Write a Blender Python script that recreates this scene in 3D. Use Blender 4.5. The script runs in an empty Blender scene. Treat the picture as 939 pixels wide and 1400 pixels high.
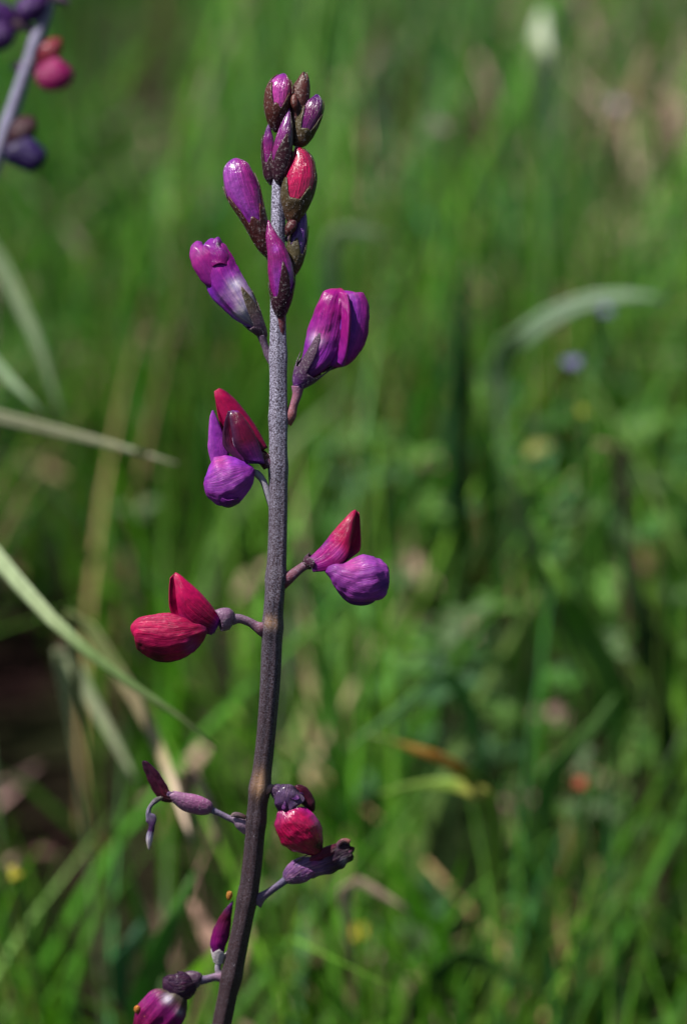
import bpy, math, random
import numpy as np
from mathutils import Vector

random.seed(7)
RNG = np.random.default_rng(11)
sc = bpy.context.scene
COL = sc.collection

# ------------------------------------------------------------------ camera
PITCH = math.radians(22.0)
FOC = 0.583                       # metres to the focus plane
S = 0.00015                       # metres per photo pixel on the focus plane
CENTRE = np.array([0.0, 0.0, 0.36])
FWD = np.array([0.0, math.cos(PITCH), -math.sin(PITCH)])
RIGHT = np.array([1.0, 0.0, 0.0])
UP = np.array([0.0, math.sin(PITCH), math.cos(PITCH)])
CAM = CENTRE - FWD * FOC
cam_d = bpy.data.cameras.new('camera')
cam = bpy.data.objects.new('camera', cam_d)
COL.objects.link(cam)
cam.location = CAM
cam.rotation_euler = (math.radians(90) - PITCH, 0, 0)
cam_d.sensor_fit = 'VERTICAL'
cam_d.sensor_height = 36.0
cam_d.lens = 36.0 * FOC / (1400 * S)
cam_d.clip_start = 0.02
cam_d.clip_end = 1000
cam_d.dof.use_dof = True
cam_d.dof.focus_distance = FOC
cam_d.dof.aperture_fstop = 9.0
cam_d.dof.aperture_blades = 7
sc.camera = cam

# ------------------------------------------------------------------ light
SUN_DIR = Vector((-0.44, -0.10, 0.80)).normalized()      # from the plant to the sun
elev = math.asin(SUN_DIR.z)
azim = math.atan2(SUN_DIR.x, SUN_DIR.y)
world = bpy.data.worlds.new('World')
sc.world = world
world.use_nodes = True
wn = world.node_tree
sky = wn.nodes.new('ShaderNodeTexSky')
sky.sky_type = 'NISHITA'
sky.sun_disc = False
sky.sun_elevation = elev
sky.sun_rotation = azim
bg = wn.nodes['Background']
bg.inputs['Strength'].default_value = 0.05
wn.links.new(sky.outputs['Color'], bg.inputs['Color'])
sun_d = bpy.data.lights.new('sun', 'SUN')
sun_d.energy = 5.0
sun_d.angle = math.radians(0.5)
sun_d.color = (1.0, 0.955, 0.88)
sun = bpy.data.objects.new('sun', sun_d)
COL.objects.link(sun)
sun.rotation_euler = (-SUN_DIR).to_track_quat('-Z', 'Y').to_euler()
sun.location = (0, 0, 5)
sc.view_settings.view_transform = 'Standard'
sc.view_settings.look = 'None'
sc.view_settings.exposure = 0.98
sc.view_settings.gamma = 1.0
sc.render.engine = 'CYCLES'

# ------------------------------------------------------------------ helpers
def P(px, py, d=0.0):
    """point seen at photo pixel (px, py), d metres behind the focus plane"""
    px, py, d = np.asarray(px, float), np.asarray(py, float), np.asarray(d, float)
    r = FWD + ((px - 469.5) * S / FOC)[..., None] * RIGHT + ((700 - py) * S / FOC)[..., None] * UP
    return CAM + r * (FOC + d)[..., None]

def ground_at(px, py, z=0.0):
    r = FWD + (px - 469.5) * S / FOC * RIGHT + (700 - py) * S / FOC * UP
    return CAM + r * ((z - CAM[2]) / r[2])

ORG = {}
def empty(name, loc):
    o = bpy.data.objects.new(name, None)
    o.empty_display_size = 0.02
    COL.objects.link(o)
    o.location = loc
    ORG[o.name] = np.array(loc, float)
    return o

def mesh_obj(name, V, F, mat, parent=None, uv=None, pig=None, smooth=True, origin=None):
    """link ONE mesh; V in world metres, F a list or an (n,4)/(n,3) array"""
    V = np.asarray(V, float)
    if origin is None:
        origin = V.mean(axis=0) if parent is not None else np.zeros(3)
    origin = np.asarray(origin, float)
    L = V - origin
    me = bpy.data.meshes.new(name)
    if isinstance(F, np.ndarray):
        k = F.shape[1]; n = len(F)
        me.vertices.add(len(V)); me.vertices.foreach_set('co', L.astype(np.float32).ravel())
        me.loops.add(n * k); me.loops.foreach_set('vertex_index', F.astype(np.int32).ravel())
        me.polygons.add(n)
        me.polygons.foreach_set('loop_start', np.arange(0, n * k, k, dtype=np.int32))
        me.update(calc_edges=True)
    else:
        me.from_pydata([tuple(v) for v in L], [], [list(map(int, f)) for f in F])
    if smooth:
        me.polygons.foreach_set('use_smooth', np.ones(len(me.polygons), dtype=bool))
    li = np.empty(len(me.loops), dtype=np.int32); me.loops.foreach_get('vertex_index', li)
    if uv is not None:
        u = me.uv_layers.new(name='UVMap')
        u.data.foreach_set('uv', np.asarray(uv, np.float32)[li].ravel())
    if pig is not None:
        a = me.color_attributes.new('pigment', 'FLOAT_COLOR', 'POINT')
        c = np.ones((len(V), 4), np.float32); c[:, :3] = np.clip(pig, 0, 1)
        a.data.foreach_set('color', c.ravel())
    me.materials.append(mat)
    me.update()
    o = bpy.data.objects.new(name, me)
    COL.objects.link(o)
    if parent is not None:
        o.parent = parent
        o.location = origin - ORG[parent.name]
    else:
        o.location = origin
    ORG[o.name] = origin
    return o

def tag(o, label=None, cat=None, group=None, kind=None):
    for k, v in (('label', label), ('category', cat), ('group', group), ('kind', kind)):
        if v: o[k] = v
    return o

def cr(pts, ts):
    """Catmull-Rom through rows of pts, sampled at ts in 0..1"""
    pts = np.asarray(pts, float); n = len(pts)
    x = np.clip(np.asarray(ts) * (n - 1), 0, n - 1 - 1e-9)
    i = x.astype(int); f = (x - i)[:, None]
    sh = (len(i),) + (1,) * (pts.ndim - 1); f = (x - i).reshape(sh)
    g = lambda k: pts[np.clip(k, 0, n - 1)]
    p0, p1, p2, p3 = g(i - 1), g(i), g(i + 1), g(i + 2)
    return 0.5 * (2 * p1 + (p2 - p0) * f + (2 * p0 - 5 * p1 + 4 * p2 - p3) * f**2 + (3 * p1 - p0 - 3 * p2 + p3) * f**3)

def wob(X, freq, seed):
    """cheap smooth 3-D noise of points X (..,3) in photo pixels"""
    r = np.random.default_rng(seed); out = 0
    for k in range(5):
        w = r.normal(size=3) * freq * (0.6 + 0.5 * k); ph = r.uniform(0, 6.28)
        out = out + np.sin(X @ w + ph) / (1 + 0.5 * k)
    return out / 2.5

def grid_faces(nt, nu, wrap, off=0, flip=False):
    F = []
    for i in range(nt - 1):
        for j in range(nu if wrap else nu - 1):
            a = i * nu + j; b = i * nu + (j + 1) % nu
            f = (a + off, b + off, b + nu + off, a + nu + off)
            F.append(f[::-1] if flip else f)
    return F

DEPTH = lambda y: max(0.0, (y - 820) / 580.0) * 0.022      # the foot of the spike stands a little farther away

def loft_px(ctrl, nt=30, nu=28, ripple=0.0, rip_n=9, wobble=0.0, seed=1, pinch=0.0, lens=0.0, fold=0.0, tmax=None, grow=0.0, gain=1.0):
    """tube/pod of elliptical sections. ctrl rows: x, y, depth, half width, half depth (photo px)."""
    ts = np.linspace(0, 1, nt)
    th = np.linspace(0, 2 * np.pi, nu, endpoint=False)
    T = np.repeat(ts[:, None], nu, 1)
    if tmax is not None:
        T = T * tmax(th)[None, :]
    c = cr(ctrl, T.ravel()).reshape(nt, nu, 5)
    e = 1e-3
    c1 = cr(ctrl, np.clip(T.ravel() + e, 0, 1)).reshape(nt, nu, 5); c0 = cr(ctrl, np.clip(T.ravel() - e, 0, 1)).reshape(nt, nu, 5)
    tg = c1[..., :3] - c0[..., :3]
    tg /= np.linalg.norm(tg, axis=-1, keepdims=True) + 1e-9
    side = np.stack([-tg[..., 1], tg[..., 0], 0 * tg[..., 0]], -1)
    side /= np.linalg.norm(side, axis=-1, keepdims=True) + 1e-9
    dep = np.cross(tg, side)
    dep *= np.sign(dep[..., 2:3] + 1e-9)
    TH = th[None, :]
    hw = np.maximum(c[..., 3], 0.15) * gain + grow; hd = np.maximum(c[..., 4], 0.15) * gain + grow
    env = np.sin(np.pi * np.clip(T, 0, 1)) ** 0.6
    m = 1 + ripple * env * np.cos(rip_n * TH + 1.3 * T) - pinch * env * (np.abs(np.cos(TH)) < 0.25)
    sn = np.sin(TH) * np.abs(np.sin(TH) + 1e-6) ** lens
    m = m * (1 + fold * env * (np.cos(4 * TH + .8 + 1.5 * T) + .6 * np.cos(7 * TH + 2.1 - 2 * T)))
    m = m * (1 + .35 * ripple * env * np.cos(2.3 * rip_n * TH + 3 * T))
    X = c[..., :3] + side * (hw * np.cos(TH) * m)[..., None] + dep * (hd * sn * m)[..., None]
    if wobble:
        n = X - c[..., :3]; n /= np.linalg.norm(n, axis=-1, keepdims=True) + 1e-6
        X = X + n * ((wobble * wob(X, 0.10, seed) + .45 * wobble * wob(X, 0.30, seed + 50)) * np.minimum(1, hw / 4))[..., None]
    return X, T, np.repeat(TH, nt, 0)

def to_world(X):
    d = X[..., 2] * S + np.vectorize(DEPTH)(X[..., 1])
    return P(X[..., 0], X[..., 1], d)

def loft(name, ctrl, mat, parent, col, nt=30, nu=28, label=None, origin=None, **kw):
    X, T, TH = loft_px(ctrl, nt, nu, **kw)
    W = to_world(X).reshape(-1, 3)
    F = grid_faces(nt, nu, True)
    F.append(tuple(range(nu))[::-1]); F.append(tuple((nt - 1) * nu + k for k in range(nu)))
    uv = np.stack([TH / 6.2832, T], -1).reshape(-1, 2)
    pig = col(T, TH, X).reshape(-1, 3)
    o = mesh_obj(name, W, F, mat, parent, uv, pig, origin=origin if origin is not None else W[:nu].mean(axis=0))
    if label: o['label'] = label
    return o

def shell(name, X, T, U, wrap, mat, parent, col, th=1.2, label=None):
    """a sheet X (nt,nu,3 in px) given real thickness th (px)"""
    nt, nu = X.shape[:2]
    dt = np.gradient(X, axis=0)
    du = (np.roll(X, -1, 1) - np.roll(X, 1, 1)) if wrap else np.gradient(X, axis=1)
    n = np.cross(dt, du); n /= np.linalg.norm(n, axis=-1, keepdims=True) + 1e-9
    A = X + n * th / 2; B = X - n * th / 2
    W = np.concatenate([to_world(A).reshape(-1, 3), to_world(B).reshape(-1, 3)])
    N = nt * nu
    F = grid_faces(nt, nu, wrap) + grid_faces(nt, nu, wrap, N, True)
    rows = (0, nt - 1)
    for r in rows:
        for j in range(nu if wrap else nu - 1):
            a = r * nu + j; b = r * nu + (j + 1) % nu
            F.append((b, a, a + N, b + N) if r == 0 else (a, b, b + N, a + N))
    if not wrap:
        for i in range(nt - 1):
            a, b = i * nu, (i + 1) * nu
            F.append((a, b, b + N, a + N)); a += nu - 1; b += nu - 1
            F.append((b, a, a + N, b + N))
    uv = np.stack([U, T], -1).reshape(-1, 2); uv = np.concatenate([uv, uv])
    pg = col(T, U * 6.2832, X).reshape(-1, 3); pg = np.concatenate([pg, pg])
    o = mesh_obj(name, W, F, mat, parent, uv, pg, origin=W[:nu].mean(axis=0))
    if label: o['label'] = label
    return o

def sheet(name, rows, mat, parent, col, nt=26, nu=22, th=1.2, wobble=0.0, seed=3, label=None):
    """petal through a control net rows[v][u] = (x, y, depth) in photo px"""
    R = np.asarray(rows, float)
    A = cr(R, np.linspace(0, 1, nt))
    A = np.swapaxes(cr(np.swapaxes(A, 0, 1), np.linspace(0, 1, nu)), 0, 1)
    if wobble:
        A = A + wob(A, 0.11, seed)[..., None] * np.array([.35, .35, 1]) * wobble
    T = np.repeat(np.linspace(0, 1, nt)[:, None], nu, 1); U = np.repeat(np.linspace(0, 1, nu)[None], nt, 0)
    return shell(name, A, T, U, False, mat, parent, col, th, label)

def hood(name, rows, mat, parent, col, **kw):
    """folded petal. row: front edge x,y, fold x,y, half depth, back edge x,y, depth offset"""
    R = []
    for (ex, ey, fx, fy, h, bx, by, d0) in rows:
        lerp = lambda a, b, k: a + (b - a) * k
        R.append([(ex, ey, d0 - .75 * h), (lerp(ex, fx, .35), lerp(ey, fy, .35), d0 - h), (lerp(ex, fx, .75), lerp(ey, fy, .75), d0 - .75 * h),
                  (fx, fy, d0), (lerp(bx, fx, .75), lerp(by, fy, .75), d0 + .75 * h), (lerp(bx, fx, .35), lerp(by, fy, .35), d0 + h), (bx, by, d0 + .75 * h)])
    return sheet(name, R, mat, parent, col, **kw)

def cup(name, ctrl, lobes, base, mat, parent, col, grow=1.0, label=None, nt=18, nu=44, th=1.1, wobble=.5, seed=5, gain=1.0):
    """calyx round a bud: lobes = (angle deg, width deg, reach). angle 0 right of the axis, -90 faces the camera"""
    def tmax(t):
        out = np.full_like(t, base)
        for a, w, r in lobes:
            d = np.abs((t - math.radians(a) + np.pi) % (2 * np.pi) - np.pi) / math.radians(w)
            out = np.maximum(out, base + (r - base) * np.clip(1 - d, 0, 1) ** 0.75)
        return out
    X, T, TH = loft_px(ctrl, nt, nu, tmax=tmax, grow=grow, wobble=wobble, seed=seed, gain=gain)
    return shell(name, X, T, TH / 6.2832, True, mat, parent, col, th, label)

def hairs(obj, count, length, mat, name='hair', width=0.00004, lie=0.5, seed=3, lo=None):
    """short plant hairs rooted on obj's own surface, one joined mesh"""
    me = obj.data; r = np.random.default_rng(seed)
    me.calc_loop_triangles()
    nt = len(me.loop_triangles)
    tri = np.empty(nt * 3, np.int32); me.loop_triangles.foreach_get('vertices', tri); tri = tri.reshape(-1, 3)
    co = np.empty(len(me.vertices) * 3, np.float32); me.vertices.foreach_get('co', co); co = co.reshape(-1, 3).astype(float) + ORG[obj.name]
    a, b, c = co[tri[:, 0]], co[tri[:, 1]], co[tri[:, 2]]
    n = np.cross(b - a, c - a); ar = np.linalg.norm(n, axis=1); n /= ar[:, None] + 1e-12
    pk = r.choice(nt, count, p=ar / ar.sum())
    u, v = r.random(count), r.random(count); m = u + v > 1; u[m], v[m] = 1 - u[m], 1 - v[m]
    p = a[pk] + (b - a)[pk] * u[:, None] + (c - a)[pk] * v[:, None]
    n = n[pk]
    d = n + r.normal(size=(count, 3)) * lie; d /= np.linalg.norm(d, axis=1, keepdims=True)
    s = np.cross(d, r.normal(size=(count, 3))); s /= np.linalg.norm(s, axis=1, keepdims=True)
    L = length * r.uniform(.5, 1.3, count)[:, None]
    V = np.stack([p - s * width / 2, p + s * width / 2, p + d * L], 1).reshape(-1, 3)
    h = mesh_obj(name, V, np.arange(count * 3).reshape(-1, 3), mat, obj, smooth=False, origin=ORG[obj.name])
    h['kind'] = 'stuff'
    return h

# ------------------------------------------------------------------ materials
def nodes(name):
    m = bpy.data.materials.new(name); m.use_nodes = True
    nt = m.node_tree; return m, nt, nt.nodes['Principled BSDF'], nt.nodes['Material Output']

def N(nt, t, **kw):
    n = nt.nodes.new(t)
    for k, v in kw.items():
        if k in n.inputs: n.inputs[k].default_value = v
        else: setattr(n, k, v)
    return n

def ramp(nt, fac, stops):
    r = nt.nodes.new('ShaderNodeValToRGB'); e = r.color_ramp.elements
    while len(e) < len(stops): e.new(0.5)
    for k, (p, c) in enumerate(stops):
        e[k].position = p; e[k].color = c if len(c) == 4 else (*c, 1)
    nt.links.new(fac, r.inputs[0]); return r.outputs[0]

def mix(nt, fac, a, b, mode='MIX'):
    m = nt.nodes.new('ShaderNodeMix'); m.data_type = 'RGBA'; m.blend_type = mode
    for sock, v in ((m.inputs[0], fac), (m.inputs[6], a), (m.inputs[7], b)):
        if isinstance(v, bpy.types.NodeSocket): nt.links.new(v, sock)
        elif isinstance(v, (int, float)): sock.default_value = v
        else: sock.default_value = (*v, 1)
    return m.outputs[2]

def petal_material(name, rough=0.29, vein=0.5, transl=0.14, bump=0.45, wrinkle=900, coat=0.07, vscale=16, spec=.25):
    m, nt, b, out = nodes(name); L = nt.links.new
    at = N(nt, 'ShaderNodeAttribute', attribute_name='pigment')
    uv = N(nt, 'ShaderNodeUVMap')
    mp = N(nt, 'ShaderNodeMapping'); mp.inputs['Scale'].default_value = (vscale, 1.1, 1)
    L(uv.outputs[0], mp.inputs[0])
    nz = N(nt, 'ShaderNodeTexNoise', Scale=1.6, Detail=3.0, Roughness=.55, Distortion=.5); L(mp.outputs[0], nz.inputs['Vector'])
    v = ramp(nt, nz.outputs['Fac'], [(.36, (0, 0, 0)), (.47, (1, 1, 1)), (.5, (1, 1, 1)), (.62, (0, 0, 0))])
    vm = N(nt, 'ShaderNodeMath', operation='MULTIPLY'); L(v, vm.inputs[0]); vm.inputs[1].default_value = vein
    dark = mix(nt, 1.0, at.outputs['Color'], (.42, .35, .8), 'MULTIPLY')
    c1 = mix(nt, vm.outputs[0], at.outputs['Color'], dark)
    tc = N(nt, 'ShaderNodeTexCoord')
    n2 = N(nt, 'ShaderNodeTexNoise', Scale=wrinkle, Detail=4.0, Roughness=.6); L(tc.outputs['Object'], n2.inputs['Vector'])
    c2 = mix(nt, ramp(nt, n2.outputs['Fac'], [(.3, (.55, .5, .62)), (.7, (1.25, 1.25, 1.2))]), c1, c1)
    c3 = mix(nt, .75, c1, ramp(nt, n2.outputs['Fac'], [(.3, (.5, .5, .62)), (.68, (1, 1, 1))]), 'MULTIPLY')
    L(c3, b.inputs['Base Color'])
    b.inputs['Roughness'].default_value = rough
    b.inputs['Specular IOR Level'].default_value = spec
    b.inputs['Coat Weight'].default_value = coat; b.inputs['Coat Roughness'].default_value = .16
    bp = N(nt, 'ShaderNodeBump', Strength=bump, Distance=.0003)
    h = N(nt, 'ShaderNodeMath', operation='ADD'); L(n2.outputs['Fac'], h.inputs[0])
    h2 = N(nt, 'ShaderNodeMath', operation='MULTIPLY'); L(v, h2.inputs[0]); h2.inputs[1].default_value = -.5; L(h2.outputs[0], h.inputs[1])
    L(h.outputs[0], bp.inputs['Height']); L(bp.outputs[0], b.inputs['Normal'])
    tr = N(nt, 'ShaderNodeBsdfTranslucent'); L(mix(nt, .5, c3, at.outputs['Color']), tr.inputs['Color'])
    mx = N(nt, 'ShaderNodeMixShader'); mx.inputs[0].default_value = transl
    L(b.outputs[0], mx.inputs[1]); L(tr.outputs[0], mx.inputs[2]); L(mx.outputs[0], out.inputs['Surface'])
    return m

def skin_material(name, speck=2600, lo=.50, hi=.62, pale=(.42, .40, .50), rough=.62, use_z=False, bump=.6):
    """pigment under a felt of pale hairs"""
    m, nt, b, out = nodes(name); L = nt.links.new
    at = N(nt, 'ShaderNodeAttribute', attribute_name='pigment')
    tc = N(nt, 'ShaderNodeTexCoord')
    n1 = N(nt, 'ShaderNodeTexNoise', Scale=speck, Detail=3.0, Roughness=.6); L(tc.outputs['Object'], n1.inputs['Vector'])
    n2 = N(nt, 'ShaderNodeTexNoise', Scale=speck / 9, Detail=3.0, Roughness=.6); L(tc.outputs['Object'], n2.inputs['Vector'])
    f = ramp(nt, n1.outputs['Fac'], [(lo, (0, 0, 0)), (hi, (1, 1, 1))])
    # the felt amount is stored in v of the second colour: uv.x 0..1
    uv = N(nt, 'ShaderNodeAttribute', attribute_name='felt')
    fm = N(nt, 'ShaderNodeMath', operation='MULTIPLY'); L(f, fm.inputs[0])
    if use_z: L(uv.outputs['Fac'], fm.inputs[1])
    else: fm.inputs[1].default_value = .24
    base = mix(nt, .7, at.outputs['Color'], ramp(nt, n2.outputs['Fac'], [(.3, (.55, .5, .52)), (.7, (1, 1, 1))]), 'MULTIPLY')
    L(mix(nt, fm.outputs[0], base, pale), b.inputs['Base Color'])
    b.inputs['Roughness'].default_value = rough
    b.inputs['Specular IOR Level'].default_value = .25
    bp = N(nt, 'ShaderNodeBump', Strength=bump, Distance=.0003); L(n1.outputs['Fac'], bp.inputs['Height']); L(bp.outputs[0], b.inputs['Normal'])
    return m

def leaf_material(name, transl=.40, rough=.5, grain=400):
    m, nt, b, out = nodes(name); L = nt.links.new
    at = N(nt, 'ShaderNodeAttribute', attribute_name='pigment')
    tc = N(nt, 'ShaderNodeTexCoord')
    n = N(nt, 'ShaderNodeTexNoise', Scale=grain, Detail=3.0); L(tc.outputs['Object'], n.inputs['Vector'])
    c = mix(nt, .6, at.outputs['Color'], ramp(nt, n.outputs['Fac'], [(.3, (.6, .6, .55)), (.65, (1, 1, 1))]), 'MULTIPLY')
    L(c, b.inputs['Base Color']); b.inputs['Roughness'].default_value = rough
    b.inputs['Specular IOR Level'].default_value = .22
    tr = N(nt, 'ShaderNodeBsdfTranslucent'); L(mix(nt, 1.0, c, (1.0, 1.15, .5), 'MULTIPLY'), tr.inputs['Color'])
    mx = N(nt, 'ShaderNodeMixShader'); mx.inputs[0].default_value = transl
    L(b.outputs[0], mx.inputs[1]); L(tr.outputs[0], mx.inputs[2]); L(mx.outputs[0], out.inputs['Surface'])
    return m

M_PETAL = petal_material('petal')
M_POUCH = petal_material('wing_petal', rough=.45, coat=.03, vein=.5, transl=.16, vscale=44)
M_GLOSS = petal_material('bud_petal', rough=.22, vein=.35, bump=.8, coat=.7, spec=.4)
M_DRY = petal_material('withered_petal', rough=.5, vein=.8, bump=.9, wrinkle=700, transl=.06)
M_STEM = skin_material('felted_stem', speck=3300, lo=.40, hi=.70, pale=(.40, .39, .52), use_z=True)
M_CALYX = skin_material('calyx_skin', speck=1700, lo=.55, hi=.72, pale=(.50, .48, .46), rough=.38, bump=.7)
M_PED = skin_material('pedicel_skin', speck=2600, lo=.50, hi=.68, pale=(.30, .28, .40))
mh, nt_, b_, o_ = nodes('silver_hair'); b_.inputs['Base Color'].default_value = (.55, .55, .66, 1); b_.inputs['Roughness'].default_value = .4
M_HAIR = mh
M_LEAF = leaf_material('grass_leaf')
M_STRAW = leaf_material('dry_leaf', transl=.2, rough=.6)

# pigments (linear)
CRIM = np.array((.37, .002, .055)); RED = np.array((.46, .003, .065)); DEEP = np.array((.09, .002, .02)); MAG = np.array((.22, .005, .12))
VIO = np.array((.22, .018, .26)); VIOL = np.array((.37, .06, .38)); DVIO = np.array((.09, .012, .16)); BLK = np.array((.028, .006, .02))
WHITE = np.array((.85, .78, .82)); BRN = np.array((.055, .013, .011)); OLV = np.array((.05, .04, .016)); MAR = np.array((.026, .004, .008)); GRYP = np.array((.085, .045, .08))
PINK = np.array((.48, .05, .28))

def grad(*stops, spots=(), side=None, mottle=.12, seed=2):
    """stops (t, rgb) along the piece; spots (x, y, radius, rgb) pale or dark marks of the petal, some of them painted shade; side (rgb, lo, hi) tint towards +cos"""
    ps = [s[0] for s in stops]; cs = np.array([s[1] for s in stops])
    def f(T, TH, X):
        c = np.stack([np.interp(T, ps, cs[:, k]) for k in range(3)], -1)
        if side is not None:
            k = np.clip((np.cos(TH - math.radians(side[3] if len(side) > 3 else 0)) - side[1]) / (side[2] - side[1]), 0, 1)[..., None]
            c = c * (1 - k) + side[0] * k
        for (sx, sy, r, rgb) in spots:
            k = np.exp(-((X[..., 0] - sx)**2 + (X[..., 1] - sy)**2) / r**2)[..., None]
            c = c * (1 - k) + np.asarray(rgb) * k
        return c * (1 + mottle * wob(X, .25, seed))[..., None]
    return f

# ------------------------------------------------------------------ the flower spike
stem_base = P(303, 1400, DEPTH(1400)); foot = np.array([stem_base[0] - .075, stem_base[1] + .01, -0.005])
spike = empty('flower_spike', (foot[0], foot[1], 0))
tag(spike, 'tall sharp flower spike with red and violet pea flowers on a felted purple stem', 'flower', 'pea flower spikes')

SC = [(386, 165, 4), (384, 215, 8), (381, 267, 9.5), (380, 350, 10), (380.5, 456, 11), (381, 560, 12.3), (380.5, 700, 12.4), (378, 780, 13), (373, 850, 13.6),
      (369.5, 930, 13.8), (364, 1000, 13), (358.5, 1050, 13.4), (352, 1100, 13.2), (342, 1200, 13.4), (325.5, 1290, 13.6), (315, 1340, 13.4), (303, 1400, 13.2)]
def resamp(SC, n):
    A = np.array(SC, float); L = np.concatenate([[0], np.cumsum(np.hypot(np.diff(A[:, 0]), np.diff(A[:, 1])))]); L /= L[-1]
    t = np.linspace(0, 1, n); o = cr(A, np.interp(t, L, np.linspace(0, 1, len(A)))); return o
def build_stem(SCp, foot, parent, depth_fn, name='stem', nn=420, nu=40, nodes_y=(), felt_fn=None, col_fn=None):
    A = resamp(SCp, nn)
    W = P(A[:, 0], A[:, 1], np.array([depth_fn(y) for y in A[:, 1]])); R = A[:, 2] * S
    tail_n = 60; t = np.linspace(0, 1, tail_n + 1)[1:, None]
    d0 = (W[-1] - W[-8]); d0 /= np.linalg.norm(d0); Lg = np.linalg.norm(foot - W[-1])
    p0, p1, p2, p3 = W[-1], W[-1] + d0 * Lg * .35, foot + np.array([0, 0, Lg * .35]), foot
    tail = (1 - t)**3 * p0 + 3 * (1 - t)**2 * t * p1 + 3 * (1 - t) * t**2 * p2 + t**3 * p3
    W = np.concatenate([W, tail]); R = np.concatenate([R, R[-1] * (1 + .35 * t[:, 0])]); Y = np.concatenate([A[:, 1], A[-1, 1] + t[:, 0] * 2000])
    for (ny, amp, wd) in nodes_y: R = R * (1 + amp * np.exp(-((Y - ny) / wd)**2))
    tg = np.gradient(W, axis=0); tg /= np.linalg.norm(tg, axis=1, keepdims=True)
    a = np.cross(tg, FWD); a /= np.linalg.norm(a, axis=1, keepdims=True); b = np.cross(a, tg)
    th = np.linspace(0, 2 * np.pi, nu, endpoint=False)
    rr = R[:, None] * (1 + .05 * np.cos(5 * th[None] + Y[:, None] / 190) + .02 * np.sin(11 * th[None] + Y[:, None] / 60) + .02 * np.sin(Y[:, None] / 23 + 2 * th[None]) * np.sin(Y[:, None] / 61))
    X = W[:, None] + a[:, None] * (rr * np.cos(th))[..., None] + b[:, None] * (rr * np.sin(th))[..., None]
    F = grid_faces(len(W), nu, True); F.append(tuple(range(nu))[::-1])
    YY = np.repeat(Y[:, None], nu, 1); TT = np.repeat(th[None], len(W), 0)
    o = mesh_obj(name, X.reshape(-1, 3), F, M_STEM, parent, np.stack([TT / 6.28, YY / 1400], -1).reshape(-1, 2), col_fn(YY, TT).reshape(-1, 3), origin=W[-1])
    f = o.data.attributes.new('felt', 'FLOAT', 'POINT'); f.data.foreach_set('value', felt_fn(YY, TT).astype(np.float32).ravel())
    return o

def stem_col(Y, TH):
    c0, c1, c2 = np.array((.040, .028, .055)), np.array((.026, .012, .022)), np.array((.024, .009, .011))
    out = np.stack([np.interp(Y, [300, 620, 1000], [c0[k], c1[k], c2[k]]) for k in range(3)], -1)
    for (y0, r, th0) in ((847, 9, 1.5), (1066, 18, 1.6)):           # pale brown scars
        k = np.exp(-((Y - y0) / r)**2 - ((np.mod(TH + .01, 6.283) - th0 - 3.14)**2) / .5)[..., None]
        out = out * (1 - k) + np.array((.28, .16, .08)) * k
    return out
felt = lambda Y, TH: np.interp(Y, [200, 450, 600, 700, 900, 1100, 1400], [1.0, .9, .7, .38, .22, .12, .07])
NODES = [(487, .10, 14), (572, .10, 12), (640, .10, 14), (790, .12, 12), (858, .12, 12), (1078, .18, 14), (1122, .10, 12), (1228, .1, 12), (1335, .14, 14)]
stem = build_stem(SC, foot, spike, DEPTH, nodes_y=NODES, felt_fn=felt, col_fn=stem_col)
hairs(stem, 22000, .00032, M_HAIR, name='stem_hair', seed=4, width=.000045)

def pedicel(parent, ctrl, c0=(.06, .03, .06), c1=(.07, .035, .065), hair=350):
    o = loft('pedicel', ctrl, M_PED, parent, grad((0, np.array(c0)), (1, np.array(c1))), nt=24, nu=16, wobble=.3)
    return o

def flower(ctrl, lobes, base, col, label, name='flower', grow=1.2, hair=500, parent=None, mat=None, **kw):
    f = cup(name, ctrl, lobes, base, mat or M_CALYX, parent or spike, col, grow=grow, label=label, **kw)
    if hair: hairs(f, hair * 2, .00034, M_HAIR, name='calyx_hair', seed=len(label))
    return f

def bud(ctrl, lobes, base, ccol, pcol, label, grow=1.3, hair=500, pmat=None, pw=.35, seed=5, **kw):
    f = flower(ctrl, lobes, base, ccol, label, name='bud', grow=grow, hair=hair, seed=seed, wobble=.8, **kw)
    loft('bud_petal', ctrl, pmat or M_GLOSS, f, pcol, wobble=pw, seed=seed)
    return f

calyx_brn = grad((0, MAR), (.4, BRN), (1, BRN * 1.5)); calyx_olv = grad((0, BRN), (.4, OLV), (1, MAR)); calyx_mar = grad((0, BLK), (.5, MAR), (1, MAR * 1.4))

# --- buds at the tip
b = bud([(381, 180, 4, 4, 4), (379, 168, 3, 11, 9), (379, 148, 0, 16.5, 14), (382, 125, -3, 17, 14), (386, 110, -2, 12, 10), (389, 101, 0, 2.5, 3)],
    [(0, 30, .88), (180, 34, .92), (-140, 40, .72), (-95, 32, .50), (-40, 40, .62), (90, 60, .8)], .36, calyx_brn,
    grad((0, PINK), (.6, PINK * 1.05), (1, VIO), side=(CRIM, .3, .9, 0)), 'pink bud half wrapped in brown calyx, upper left of the tip cluster', hair=900, seed=2)
b = bud([(401, 182, 6, 4, 4), (403, 168, 6, 8, 8), (408, 145, 4, 11, 10), (412, 122, 4, 10.5, 10), (415, 108, 3, 6, 6), (416, 98, 3, 1, 1)],
    [(0, 70, .97), (-120, 60, 1.0), (120, 70, .96)], .75, calyx_brn, grad((0, MAR), (1, BRN)), 'closed slender brown bud, topmost of the tip cluster', hair=900, seed=3)
loft('bract', [(405, 152, -9, 2, 2), (403, 143, -11, 5, 4), (402, 135, -10, 5, 4), (403, 128, -8, 1, 1)], M_CALYX, b, grad((0, BRN), (1, BRN * 1.6)), nt=14, nu=14)
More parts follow.
